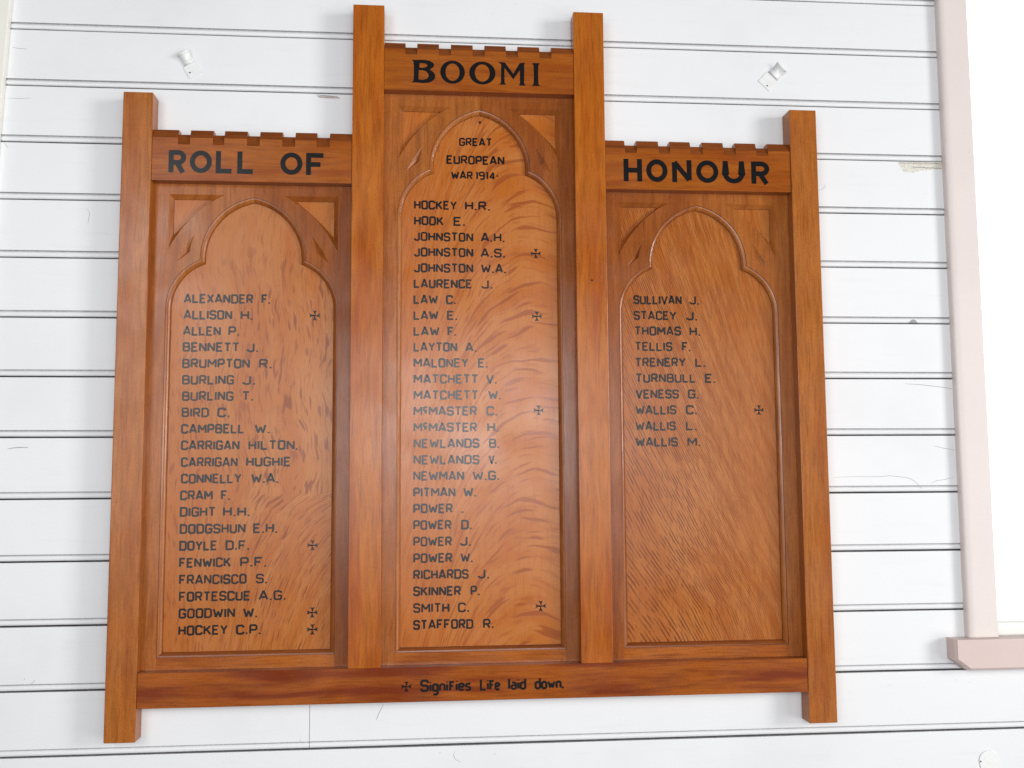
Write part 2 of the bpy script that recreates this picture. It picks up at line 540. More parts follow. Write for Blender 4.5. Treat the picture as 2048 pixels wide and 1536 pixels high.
# ------------------------------------------------------------------ left corner trim
b = MB()
edge = [(-1.149, -0.577), (-1.110, 0.5), (-1.079, 1.329), (-1.0725, 1.488), (-1.066, 1.6485), (-1.049, 2.1)]
loop = edge + [(-1.31, 2.1), (-1.31, -0.577)]
b.poly([loop], -0.016)
b.strip(loop, -0.016, loop, -0.0005, True)
tr = b.build('trim_board', M['cream'], None, 0.002, True)
tag(tr, 'cream painted upright cover board at the far left edge of the white wall', 'trim')

# ------------------------------------------------------------------ window at the right
win = tag(empty('window', (1.133, 0, 0.105)), 'bright window with pinkish cream frame and sill at the right edge', 'window')


def moulding(name, x0, x1, z0, z1, depth, r, vertical=True):
    """architrave board with rounded edges towards the wall"""
    b = MB()
    prof = [(0, 0.0)]
    for k in range(7):
        a = math.pi / 2 * k / 6
        prof.append((r - r * math.cos(a), -(depth - r * 0.45) - r * 0.45 * math.sin(a)))
    w = (x1 - x0) if vertical else (z1 - z0)
    prof.append((w - 0.003, -depth))
    prof.append((w, -depth + 0.003))
    prof.append((w, 0.0))
    n = len(prof)
    for t in (0, 1):
        for p, y in prof:
            if vertical:
                b.v.append((x0 + p, y, z0 if t == 0 else z1))
            else:
                b.v.append((x0 if t == 0 else x1, y, z1 - p))
    for i in range(n - 1):
        b.f.append([i, i + 1, n + i + 1, n + i])
    b.f.append(list(range(n)))
    b.f.append(list(range(n, 2 * n))[::-1])
    o = b.build(name, M['trim'], None, 0, True)
    o.parent = win
    o.location = tuple(-c for c in win.location)
    return o


def wpart(b, name, mat, bevel=0.0):
    o = b.build(name, mat, None, bevel, True)
    o.parent = win
    o.location = tuple(-c for c in win.location)
    return o


moulding('architrave', 1.1335, 1.2065, 0.1765, 1.93, 0.0215, 0.016)
b = MB()
b.box(2.178, 2.250, -0.0215, 0.0, 0.1765, 1.93)
wpart(b, 'architrave', M['trim'], 0.004)
moulding('architrave', 1.1335, 2.25, 1.9305, 2.005, 0.0215, 0.016, False)
# sill with a cut lower corner
b = MB()
zb, zt = 0.1050, 0.1760
outer = [(1.089, zt), (1.089, 0.129), (1.1215, zb), (2.262, zb), (2.294, 0.129), (2.294, zt)]
outer = outer[::-1]
fr = [(1.0945, zt - 0.001), (1.0945, 0.1318), (1.1240, zb + 0.0055), (2.259, zb + 0.0055), (2.289, 0.1318), (2.289, zt - 0.001)][::-1]
b.poly([fr], -0.040)
b.strip(outer, -0.034, fr, -0.040, True)
b.strip(outer, -0.034, outer, 0.0125, True)
wpart(b, 'sill', M['sill'])
b = MB()
b.box(1.180, 2.21, 0.0135, 0.055, 0.150, 0.205)
b.box(1.180, 1.2150, 0.0135, 0.055, 0.2055, 1.96)
b.box(2.170, 2.21, 0.0135, 0.055, 0.2055, 1.96)
b.box(1.2155, 2.1695, 0.0135, 0.055, 1.90, 1.96)
wpart(b, 'sash', M['sash'], 0.003)
for z0, z1 in ((0.2055, 1.8995),):
    b = MB()
    b.box(1.2155, 2.1695, 0.032, 0.036, z0, z1)
    wpart(b, 'pane', M['glass'])
b = MB()
b.face([(-8, 6, -5), (14, 6, -5), (14, 6, 9), (-8, 6, 9)])
sk = b.build('sky', M['sky'])
tag(sk, None, None, None, 'structure')

# ------------------------------------------------------------------ painting letters
def stroke(b, pts, w, y, closed=False):
    if not closed:
        # a sharp turn is painted as two separate brush strokes
        for i in range(1, len(pts) - 1):
            p, q, r = pts[i - 1], pts[i], pts[i + 1]
            d = (q[0] - p[0]) * (r[0] - q[0]) + (q[1] - p[1]) * (r[1] - q[1])
            if d < -0.25 * math.dist(p, q) * math.dist(q, r):
                stroke(b, pts[:i + 1], w, y)
                stroke(b, pts[i:], w, y - 0.000012)
                return
    n = len(pts)
    A, B = [], []
    for i in range(n):
        p = pts[i]
        if closed:
            a, c = pts[i - 1], pts[(i + 1) % n]
        else:
            a = pts[i - 1] if i else None
            c = pts[i + 1] if i < n - 1 else None

        def unit(s, t):
            dx, dz = t[0] - s[0], t[1] - s[1]
            L = math.hypot(dx, dz) or 1e-9
            return dx / L, dz / L
        if a is None: d0 = d1 = unit(p, c)
        elif c is None: d0 = d1 = unit(a, p)
        else: d0, d1 = unit(a, p), unit(p, c)
        n0, n1 = (-d0[1], d0[0]), (-d1[1], d1[0])
        mx, mz = n0[0] + n1[0], n0[1] + n1[1]
        L2 = mx * mx + mz * mz
        k = 2.0 / L2 if L2 > 0.35 else 2.0 / 0.9
        k = min(k, 1.5)
        A.append((p[0] + mx * k * w / 2, p[1] + mz * k * w / 2))
        B.append((p[0] - mx * k * w / 2, p[1] - mz * k * w / 2))
    b.strip(B, y, A, y, closed)


def arc(cx, cz, rx, rz, a0, a1, n=10):
    return [(cx + rx * math.cos(math.radians(a0 + (a1 - a0) * i / n)), cz + rz * math.sin(math.radians(a0 + (a1 - a0) * i / n)))
            for i in range(n + 1)]


# each glyph: width, open strokes, closed strokes, on a unit cap height
K = {
    'A': (.60, [[(0, 0), (.27, 1), (.33, 1), (.60, 0)], [(.10, .28), (.50, .28)]], []),
    'B': (.54, [[(0, 0), (0, 1)], [(0, 1), (.40, 1), (.51, .88), (.51, .62), (.42, .52), (0, .52)], [(.36, .52), (.42, .52), (.54, .40), (.54, .12), (.44, 0), (0, 0)]], []),
    'C': (.52, [[(.52, .74), (.52, .88), (.42, 1), (.10, 1), (0, .88), (0, .12), (.10, 0), (.42, 0), (.52, .12), (.52, .26)]], []),
    'D': (.54, [], [[(0, 0), (0, 1), (.40, 1), (.54, .86), (.54, .14), (.40, 0)]]),
    'E': (.48, [[(.48, 1), (0, 1), (0, 0), (.48, 0)], [(0, .52), (.38, .52)]], []),
    'F': (.48, [[(.48, 1), (0, 1), (0, 0)], [(0, .50), (.38, .50)]], []),
    'G': (.52, [[(.52, .76), (.52, .88), (.42, 1), (.10, 1), (0, .88), (0, .12), (.10, 0), (.42, 0), (.52, .12), (.52, .46), (.26, .46)]], []),
    'H': (.52, [[(0, 0), (0, 1)], [(.52, 0), (.52, 1)], [(0, .50), (.52, .50)]], []),
    'I': (.02, [[(.01, 0), (.01, 1)]], []),
    'J': (.42, [[(.42, 1), (.42, .12), (.32, 0), (.10, 0), (0, .12), (0, .24)]], []),
    'K': (.54, [[(0, 0), (0, 1)], [(.52, 1), (.06, .46)], [(.20, .60), (.54, 0)]], []),
    'L': (.46, [[(0, 1), (0, 0), (.46, 0)]], []),
    'M': (.68, [[(0, 0), (0, 1), (.34, .34), (.68, 1), (.68, 0)]], []),
    'N': (.54, [[(0, 0), (0, 1), (.54, 0), (.54, 1)]], []),
    'O': (.52, [], [[(.10, 0), (0, .12), (0, .88), (.10, 1), (.42, 1), (.52, .88), (.52, .12), (.42, 0)]]),
    'P': (.50, [[(0, 0), (0, 1)], [(0, 1), (.40, 1), (.50, .88), (.50, .54), (.40, .43), (0, .43)]], []),
    'R': (.52, [[(0, 0), (0, 1)], [(0, 1), (.40, 1), (.50, .88), (.50, .58), (.40, .47), (0, .47)], [(.26, .47), (.52, 0)]], []),
    'S': (.50, [[(.50, .76), (.50, .88), (.40, 1), (.10, 1), (0, .88), (0, .62), (.10, .52), (.40, .50), (.50, .40), (.50, .12), (.40, 0), (.10, 0), (0, .12), (0, .24)]], []),
    'T': (.52, [[(0, 1), (.52, 1)], [(.26, 1), (.26, 0)]], []),
    'U': (.52, [[(0, 1), (0, .12), (.10, 0), (.42, 0), (.52, .12), (.52, 1)]], []),
    'V': (.58, [[(0, 1), (.27, 0), (.31, 0), (.58, 1)]], []),
    'W': (.78, [[(0, 1), (.19, 0), (.39, .72), (.59, 0), (.78, 1)]], []),
    'X': (.54, [[(0, 0), (.54, 1)], [(0, 1), (.54, 0)]], []),
    'Y': (.54, [[(0, 1), (.27, .46), (.54, 1)], [(.27, .48), (.27, 0)]], []),
    'c': (.30, [[(.30, .92), (.22, 1), (.08, 1), (0, .92), (0, .62), (.08, .54), (.22, .54), (.30, .62)], [(.03, .30), (.27, .30)]], []),
    '.': (.04, [[(.01, -.10), (.01, .10)]], []),
    '1': (.10, [[(0, .86), (.10, 1), (.10, 0)]], []),
    '9': (.46, [[(.46, .50), (.10, .50), (0, .60), (0, .90), (.10, 1), (.36, 1), (.46, .90)], [(.46, .90), (.46, .12), (.36, 0), (.06, 0)]], []),
    '4': (.50, [[(.36, 0), (.36, 1), (0, .28), (.50, .28)]], []),
    ':': (.05, [[(.02, .36), (.02, .60)]], []),
}
LOW = {
    'S': K['S'], 'L': K['L'], '.': K['.'],
    'i': (.02, [[(.01, 0), (.01, .62)], [(.01, .80), (.01, .90)]], []),
    'g': (.36, [[(.36, .62), (.10, .62), (0, .52), (0, .10), (.10, 0), (.36, 0)], [(.36, .62), (.36, -.26), (.26, -.36), (.04, -.36)]], []),
    'n': (.34, [[(0, 0), (0, .62)], [(0, .50), (.12, .62), (.24, .62), (.34, .52), (.34, 0)]], []),
    'f': (.34, [[(.04, 0), (.04, .82), (.34, .82)], [(.04, .46), (.28, .46)]], []),
    'e': (.34, [[(.34, .06), (.28, 0), (.10, 0), (0, .10), (0, .52), (.10, .62), (.24, .62), (.34, .52), (.34, .32)], [(.34, .32), (0, .32)]], []),
    's': (.32, [[(.32, .54), (.26, .62), (.08, .62), (0, .54), (0, .40), (.32, .24), (.32, .08), (.24, 0), (.06, 0), (0, .06)]], []),
    'l': (.02, [[(.01, 0), (.01, 1)]], []),
    'a': (.34, [[(.03, .62), (.24, .62), (.34, .52), (.34, 0)], [(.34, 0), (.10, 0), (0, .10), (0, .26), (.08, .36), (.34, .36)]], []),
    'd': (.36, [[(.36, 1), (.36, 0)], [(.36, 0), (.10, 0), (0, .10), (0, .52), (.10, .62), (.36, .62)]], []),
    'o': (.36, [], [[(.10, 0), (0, .10), (0, .52), (.10, .62), (.26, .62), (.36, .52), (.36, .10), (.26, 0)]]),
    'w': (.50, [[(0, .62), (.13, 0), (.25, .46), (.37, 0), (.50, .62)]], []),
}


def write(b, text, x0, x1, zc, H, sw, y, font=K, gap=0.255):
    """lay a word between x0 and x1, centred on height zc"""
    total, xs = 0.0, []
    for i, ch in enumerate(text):
        xs.append(total)
        total += font[ch][0] + gap
    total -= gap
    w = sw * H
    Wd = max(x1 - x0 - w, 1e-5)
    sx = Wd / total if total > 0.05 else H * 0.7
    z0 = zc - H / 2 + w / 2
    hz = H - w
    rj = random.Random(hash_text(text) + int(zc * 1e4))
    k = 0
    for ch, xo in zip(text, xs):
        wd, opened, closed = font[ch]
        jz = rj.uniform(-0.0004, 0.0004)
        jw = w * rj.uniform(0.93, 1.08)
        for ln, cl in [(l, False) for l in opened] + [(l, True) for l in closed]:
            pts = [(x0 + w / 2 + (xo + px) * sx, z0 + jz + pz * hz) for px, pz in ln]
            stroke(b, pts, jw, y - 0.00004 * (k % 5), cl)
            k += 1


def hash_text(t):
    h = 0
    for ch in t:
        h = (h * 31 + ord(ch)) % 100003
    return h


# ------------------------------------------------------------------ the honour board
board = empty('honour_board', (0, 0, 0))
tag(board, 'carved oak roll of honour board with three gothic arched name panels on the white wall', 'honour board')
YP, YH, YR, YF, YC, YS = -0.0485, -0.0455, -0.0470, -0.0180, -0.0106, -0.0072
XO0, XO1, XI0, XI1 = 0.7350, 0.8000, 0.2205, 0.2915
ZB0, ZB1 = 0.0690, 0.1430


def post(x0, x1, z0, z1, mat, y, bev=0.0016):
    b = MB()
    b.box(x0, x1, y, -0.0015, z0, z1)
    return b.build('post', mat, board, bev)


post(-XO1, -XO0, 0.0, 1.4205, M['post'], YP)
post(XO0, XO1, 0.0, 1.4190, M['post'], YP)
post(-XI1, -XI0, ZB1 + 0.0001, 1.6430, M['mid_post'], YR - 0.0002, 0.0007)
post(XI0, XI1, ZB1 + 0.0001, 1.6430, M['mid_post'], YR - 0.0002, 0.0007)
b = MB()
b.box(-XO0 + 0.0007, XO0 - 0.0007, YR, -0.0015, ZB0, ZB1)
bottom_rail = b.build('bottom_rail', M['rail'], board, 0.0007)


def header(x0, x1, z0, gaps, zf, zg, zr, zgr):
    """crenellated top rail: merlons and sunk gaps, both with sloping front edges"""
    b = MB()
    yr, yb = YH + 0.0085, -0.0170
    segs, x = [], x0
    for g0, g1 in gaps:
        segs.append((x, g0, zf, zr))
        segs.append((g0, g1, zg, zgr))
        x = g1
    segs.append((x, x1, zf, zr))
    for a, c, f, r in segs:
        b.face([(a, YH, z0), (c, YH, z0), (c, YH, f), (a, YH, f)])
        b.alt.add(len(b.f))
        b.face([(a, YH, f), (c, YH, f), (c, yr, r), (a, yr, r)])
        b.face([(a, yr, r), (c, yr, r), (c, yb, r), (a, yb, r)])
        b.face([(a, yb, r), (c, yb, r), (c, yb, z0), (a, yb, z0)])
        b.face([(a, yb, z0), (c, yb, z0), (c, YH, z0), (a, YH, z0)])
    for g0, g1 in gaps:
        for gx in (g0, g1):
            b.face([(gx, YH, zg), (gx, YH, zf), (gx, yr, zr), (gx, yr, zgr)])
            b.face([(gx, yr, zgr), (gx, yr, zr), (gx, yb, zr), (gx, yb, zgr)])
    for gx in (x0, x1):
        b.face([(gx, YH, z0), (gx, YH, zf), (gx, yr, zr), (gx, yb, zr), (gx, yb, z0)])
    return b.build('header_rail', M['header'], board, 0.0, mat2=M['dark_edge'])


GL = [(-.6786, -.6523), (-.6020, -.5770), (-.5266, -.4985), (-.4482, -.4195), (-.3711, -.3424)]
GC = [(-.1715, -.1445), (-.0944, -.0666), (-.0160, .0115), (.0613, .0890), (.1399, .1678)]
GR = [(.3385, .3665), (.4187, .4460), (.4948, .5236), (.5740, .6030), (.6530, .6815)]
hl = header(-XO0 + .0007, -XI1 - .0007, 1.2200, GL, 1.3185, 1.3025, 1.3385, 1.3280)
hc = header(-XI0 + .0007, XI0 - .0007, 1.4430, GC, 1.5410, 1.5280, 1.5580, 1.5480)
hr = header(XI1 + .0007, XO0 - .0007, 1.2190, GR, 1.3175, 1.3055, 1.3375, 1.3265)


def meet(c0, r0, c1, r1, side):
    """lower-left crossing of two circles (the cusp)"""
    dx, dz = c1[0] - c0[0], c1[1] - c0[1]
    d = math.hypot(dx, dz)
    a = (r0 * r0 - r1 * r1 + d * d) / (2 * d)
    h = math.sqrt(max(0, r0 * r0 - a * a))
    mx, mz = c0[0] + a * dx / d, c0[1] + a * dz / d
    p = [(mx + h * dz / d, mz - h * dx / d), (mx - h * dz / d, mz + h * dx / d)]
    return min(p, key=lambda t: t[0])


def half_arch(off, zspring, n=16):
    """left half of the trefoil opening relative to the apex, apex down to the springing"""
    cu, ru = (0.0256, -0.1304), 0.1329 + off
    cl, rl = (-0.070, -0.245), 0.1101 + off
    cusp = meet(cu, ru, cl, rl, -1)
    a0 = math.atan2(math.sqrt(ru * ru - cu[0] ** 2), -cu[0])
    a1 = math.atan2(cusp[1] - cu[1], cusp[0] - cu[0])
    if a1 < 0: a1 += 2 * math.pi
    pts = [(cu[0] + ru * math.cos(a0 + (a1 - a0) * i / n), cu[1] + ru * math.sin(a0 + (a1 - a0) * i / n)) for i in range(n + 1)]
    b0 = math.atan2(cusp[1] - cl[1], cusp[0] - cl[0])
    b1 = math.pi
    pts += [(cl[0] + rl * math.cos(b0 + (b1 - b0) * i / n), cl[1] + rl * math.sin(b0 + (b1 - b0) * i / n)) for i in range(1, n + 1)]
    return pts


def sweep(p0, pm, p1, n=12):
    """smooth curve through three points"""
    c = (2 * pm[0] - (p0[0] + p1[0]) / 2, 2 * pm[1] - (p0[1] + p1[1]) / 2)
    return [((1 - t) ** 2 * p0[0] + 2 * t * (1 - t) * c[0] + t * t * p1[0], (1 - t) ** 2 * p0[1] + 2 * t * (1 - t) * c[1] + t * t * p1[1])
            for t in [i / n for i in range(n + 1)]]


# edge moulding: a small quirk, then a rounded ovolo down to the panel (share of the width, depth)
OVOLO = ((1.0, -0.0166), (0.93, -0.0166), (0.66, -0.0160), (0.40, -0.0147), (0.18, -0.0130), (0.04, -0.0112), (0.0, YC))


def bay(cx, xl, xr, zapex, ztop, panel_mat):
    zs = zapex - 0.245
    zi = 0.1800
    CH = 0.0105
    A_in = half_arch(0.0, zs)
    A_out = half_arch(CH, zs)
    for side in (-1, 1):
        def T(p): return (cx + (p[0] if side < 0 else -p[0]), zapex + p[1])
        xe = xl if side < 0 else xr
        # spandrel: face with the arch edge, a triangular pocket and a curved dagger cut
        out = [T(p) for p in A_out]
        inn = [T(p) for p in A_in]
        loop = [(cx, ztop)] + out + [(xe, zs), (xe, ztop)]
        pk = [(-.189, .0155)] + [(-.189, -.112)] + sweep((-.189, -.112), (-.1345, -.0345), (-.066, .0155))[1:]
        pki = [(-.1795, .0055)] + [(-.1795, -.078)] + sweep((-.1795, -.078), (-.1370, -.0330), (-.0925, .0055))[1:]
        pk, pki = [T(p) for p in pk], [T(p) for p in pki]
        dg = sweep((-.131, -.077), (-.1385, -.103), (-.1400, -.1150), 4) + sweep((-.1400, -.1150), (-.1535, -.1275), (-.168, -.1375), 4)[1:] \
            + sweep((-.168, -.1375), (-.1525, -.1080), (-.131, -.077), 8)[1:-1]
        dg = [T(p) for p in dg]
        b = MB()
        b.poly([loop, pk, dg], YF)
        prev, py = out, YF
        for k, yy in OVOLO:
            cur = [T(p) for p in half_arch(CH * k, zs)]
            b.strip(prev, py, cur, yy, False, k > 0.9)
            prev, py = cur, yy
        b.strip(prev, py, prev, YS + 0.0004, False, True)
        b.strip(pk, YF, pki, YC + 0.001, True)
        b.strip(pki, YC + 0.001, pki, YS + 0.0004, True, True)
        low = T((-.1435, -.1115))
        for i in range(len(dg)):
            j = (i + 1) % len(dg)
            b.face([(dg[i][0], YF, dg[i][1]), (dg[j][0], YF, dg[j][1]), (low[0], YF + 0.0065, low[1])])
        b.build('spandrel', M[('stile_dark' if (side > 0) == (cx < 0.2) else 'stile')], board, 0.0, True, mat2=M['dirt_shade'])
        # stile
        xo, xi = T((-0.1801 - CH, 0))[0], T((-0.1801, 0))[0]
        b = MB()
        loop = [(xe, zs - .0001), (xo, zs - .0001), (xo, ZB1 + .0002), (xe, ZB1 + .0002)]
        b.poly([loop], YF)
        prev, py = [(xo, zs - .0001), (xo, zi - CH)], YF
        for k, yy in OVOLO:
            xk = xi + (xo - xi) * k
            cur = [(xk, zs - .0001), (xk, zi - CH * k)]
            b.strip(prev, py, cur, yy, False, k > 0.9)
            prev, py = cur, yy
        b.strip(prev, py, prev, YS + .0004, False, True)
        b.build('stile', M[('stile_dark' if (side > 0) == (cx < 0.2) else 'stile')], board, 0.0, True, mat2=M['dirt_shade'])
    # inner rail
    x0, x1 = cx - 0.1801, cx + 0.1801
    b = MB()
    e = 0.0002
    b.poly([[(x0 - CH + e, ZB1 + e), (x1 + CH - e, ZB1 + e), (x1 + CH - e, zi - CH), (x0 - CH + e, zi - CH)]], YF)
    prev, py = [(x0 - CH + e, zi - CH), (x1 + CH - e, zi - CH)], YF
    for k, yy in OVOLO:
        cur = [(x0 - CH * k + e, zi - CH * k), (x1 + CH * k - e, zi - CH * k)]
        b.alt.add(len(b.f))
        b.strip(prev, py, cur, yy)
        prev, py = cur, yy
    b.strip(prev, py, prev, YS + .0004, False, True)
    b.build('inner_rail', M['inner_rail'], board, 0.0, True, mat2=M['dark_edge'])
    b = MB()
    b.box(xl + .0005, xr - .0005, YS, -0.0018, ZB1 + .0005, ztop - .0005)
    return b.build('name_panel', panel_mat, board)


pl = bay(-0.5130, -XO0, -XI1, 1.1805, 1.2210, M['panel_left'])
pc = bay(0.0005, -XI0, XI0, 1.4000, 1.4440, M['panel_centre'])
pr_ = bay(0.5130, XI1, XO0, 1.1805, 1.2200, M['panel_right'])
tag(pl, 'left oak name panel with upright ray flecks')
tag(pc, 'centre oak name panel with sweeping ray figure')
tag(pr_, 'right oak name panel with slanting dashes of grain')
YT = YS - 0.00025

NAMES = {
    'left': [
        ("ALEXANDER", -0.6665, -0.5127, "F.", -0.4946, -0.4745, 0.9595),
        ("ALLISON", -0.6661, -0.5588, "H.", -0.5405, -0.5128, 0.9225),
        ("ALLEN", -0.6663, -0.5833, "P.", -0.5667, -0.5420, 0.8859),
        ("BENNETT", -0.6665, -0.5414, "J.", -0.5248, -0.4994, 0.8493),
        ("BRUMPTON", -0.6667, -0.5178, "R.", -0.4976, -0.4689, 0.8124),
        ("BURLING", -0.6658, -0.5521, "J.", -0.5334, -0.5047, 0.7755),
        ("BURLING", -0.6650, -0.5525, "T.", -0.5343, -0.5085, 0.7391),
        ("BIRD", -0.6652, -0.6056, "C.", -0.5872, -0.5594, 0.7023),
        ("CAMPBELL", -0.6654, -0.5270, "W.", -0.5044, -0.4709, 0.6658),
        ("CARRIGAN", -0.6648, -0.5372, "HILTON.", -0.5175, -0.4087, 0.6291),
        ("CARRIGAN", -0.6639, -0.5403, "HUGHIE", -0.5223, -0.4236, 0.5920),
        ("CONNELLY", -0.6631, -0.5315, "W.A.", -0.5107, -0.4505, 0.5554),
        ("CRAM", -0.6640, -0.5932, "F.", -0.5754, -0.5552, 0.5189),
        ("DIGHT", -0.6636, -0.5860, "H.H.", -0.5703, -0.5116, 0.4822),
        ("DODGSHUN", -0.6633, -0.5207, "E.H.", -0.5044, -0.4510, 0.4453),
        ("DOYLE", -0.6630, -0.5811, "D.F.", -0.5634, -0.5114, 0.4085),
        ("FENWICK", -0.6626, -0.5507, "P.F.", -0.5313, -0.4733, 0.3716),
        ("FRANCISCO", -0.6617, -0.5165, "S.", -0.4966, -0.4710, 0.3348),
        ("FORTESCUE", -0.6611, -0.5072, "A.G.", -0.4899, -0.4303, 0.2983),
        ("GOODWIN", -0.6610, -0.5400, "W.", -0.5228, -0.4915, 0.2617),
        ("HOCKEY", -0.6607, -0.5550, "C.P.", -0.5372, -0.4833, 0.2253),
    ],
    'centre': [
        ("HOCKEY", -0.1514, -0.0520, "H.R.", -0.0334, 0.0255, 1.1838),
        ("HOOK", -0.1513, -0.0827, "E.", -0.0601, -0.0329, 1.1466),
        ("JOHNSTON", -0.1512, -0.0142, "A.H.", 0.0030, 0.0592, 1.1093),
        ("JOHNSTON", -0.1511, -0.0143, "A.S.", 0.0023, 0.0599, 1.0727),
        ("JOHNSTON", -0.1510, -0.0144, "W.A.", 0.0034, 0.0621, 1.0360),
        ("LAURENCE", -0.1516, -0.0169, "J.", 0.0044, 0.0307, 0.9990),
        ("LAW", -0.1520, -0.0959, "C.", -0.0775, -0.0545, 0.9623),
        ("LAW", -0.1519, -0.0947, "E.", -0.0752, -0.0511, 0.9255),
        ("LAW", -0.1518, -0.0924, "F.", -0.0741, -0.0535, 0.8886),
        ("LAYTON", -0.1517, -0.0517, "A.", -0.0340, -0.0065, 0.8522),
        ("MALONEY", -0.1516, -0.0261, "E.", -0.0043, 0.0187, 0.8155),
        ("MATCHETT", -0.1514, -0.0037, "V.", 0.0139, 0.0392, 0.7787),
        ("MATCHETT", -0.1513, -0.0034, "W.", 0.0190, 0.0482, 0.7420),
        ("McMASTER", -0.1512, -0.0070, "C.", 0.0144, 0.0407, 0.7053),
        ("McMASTER", -0.1511, -0.0071, "H.", 0.0163, 0.0425, 0.6683),
        ("NEWLANDS", -0.1510, -0.0015, "B.", 0.0202, 0.0442, 0.6317),
        ("NEWLANDS", -0.1509, -0.0016, "V.", 0.0189, 0.0383, 0.5948),
        ("NEWMAN", -0.1514, -0.0365, "W.G.", -0.0176, 0.0438, 0.5585),
        ("PITMAN", -0.1513, -0.0562, "W.", -0.0386, -0.0087, 0.5214),
        ("POWER", -0.1512, -0.0624, ".", -0.0427, -0.0393, 0.4850),
        ("POWER", -0.1511, -0.0653, "D.", -0.0434, -0.0191, 0.4485),
        ("POWER", -0.1510, -0.0642, "J.", -0.0462, -0.0203, 0.4118),
        ("POWER", -0.1509, -0.0631, "W.", -0.0451, -0.0170, 0.3750),
        ("RICHARDS", -0.1508, -0.0267, "J.", -0.0059, 0.0200, 0.3383),
        ("SKINNER", -0.1507, -0.0441, "P.", -0.0228, -0.0015, 0.3013),
        ("SMITH", -0.1506, -0.0699, "C.", -0.0509, -0.0252, 0.2648),
        ("STAFFORD", -0.1505, -0.0166, "R.", 0.0050, 0.0297, 0.2281),
    ],
    'right': [
        ("SULLIVAN", 0.3602, 0.4755, "J.", 0.4938, 0.5178, 0.9661),
        ("STACEY", 0.3600, 0.4619, "J.", 0.4858, 0.5121, 0.9288),
        ("THOMAS", 0.3609, 0.4723, "H.", 0.4921, 0.5184, 0.8923),
        ("TELLIS", 0.3612, 0.4508, "F.", 0.4734, 0.4943, 0.8558),
        ("TRENERY", 0.3611, 0.4816, "L.", 0.5042, 0.5286, 0.8187),
        ("TURNBULL", 0.3616, 0.5050, "E.", 0.5264, 0.5521, 0.7816),
        ("VENESS", 0.3610, 0.4637, "G.", 0.4851, 0.5107, 0.7445),
        ("WALLIS", 0.3603, 0.4569, "C.", 0.4794, 0.5061, 0.7074),
        ("WALLIS", 0.3596, 0.4549, "L.", 0.4786, 0.5046, 0.6703),
        ("WALLIS", 0.3589, 0.4588, "M.", 0.4813, 0.5126, 0.6334),
    ],
}



def flat(parent, name, loops, y, mat):
    b = MB()
    b.poly(loops, y)
    return b.build(name, mat, parent)


def cross(parent, x, z, r, y):
    q = [(.14, .14), (.17, .55), (.42, 1.0), (0, .88), (-.42, 1.0), (-.17, .55)]
    pts = []
    for k in range(4):
        c, s = math.cos(-k * math.pi / 2), math.sin(-k * math.pi / 2)
        pts += [(x + r * (c * px - s * pz), z + r * (s * px + c * pz)) for px, pz in q]
    return flat(parent, 'cross', [pts], y, M['ink'])


CAP = 0.0218
for key, panel in (('left', pl), ('centre', pc), ('right', pr_)):
    for s, x0, x1, ini, x2, x3, zc in NAMES[key]:
        b = MB()
        if s.startswith('Mc'):
            s = 'Mc' + s[2:]
        write(b, s, x0, x1, zc, CAP, 0.192, YT)
        b.build('painted_name', M['ink'], panel)
        b = MB()
        if ini == '.':
            write(b, '.', x2, x3, zc, CAP, 0.192, YT)
        else:
            write(b, ini, x2, x3, zc, CAP, 0.192, YT)
        b.build('painted_initials', M['ink'], panel)
for x, z in ((-0.3752, 0.9229), (-0.3739, 0.4063), (-0.3725, 0.2593), (-0.3720, 0.2225)):
    cross(pl, x, z, 0.0118, YT)
for x, z in ((0.1314, 1.0729), (0.1326, 0.9250), (0.1348, 0.7069), (0.1356, 0.2646)):
    cross(pc, x, z, 0.0118, YT)
cross(pr_, 0.6536, 0.7071, 0.0118, YT)
for words in ([('GREAT', -.0471, .0307, 1.3364)], [('EUROPEAN', -.0763, .0594, 1.2930)], [('WAR', -.0658, -.0150, 1.2562), ('1914:', -.0090, .0451, 1.2560)]):
    b = MB()
    for t, x0, x1, zc in words:
        write(b, t, x0, x1, zc, 0.0200 if t != 'EUROPEAN' else .0215, 0.20, YT)
    b.build('painted_heading', M['ink'], pc)


def disc(parent, x, z, r, y, name='nail_hole'):
    return flat(parent, name, [[(x + r * math.cos(a * math.pi / 8), z + r * math.sin(a * math.pi / 8)) for a in range(16)]], y, M['hole'])


disc(pc, 0.0019, 1.3839, 0.0033, YT)
disc(board, 0.2560, 1.0030, 0.0024, YR - 0.0004)

# rail lettering -------------------------------------------------
YL = YH - 0.0003


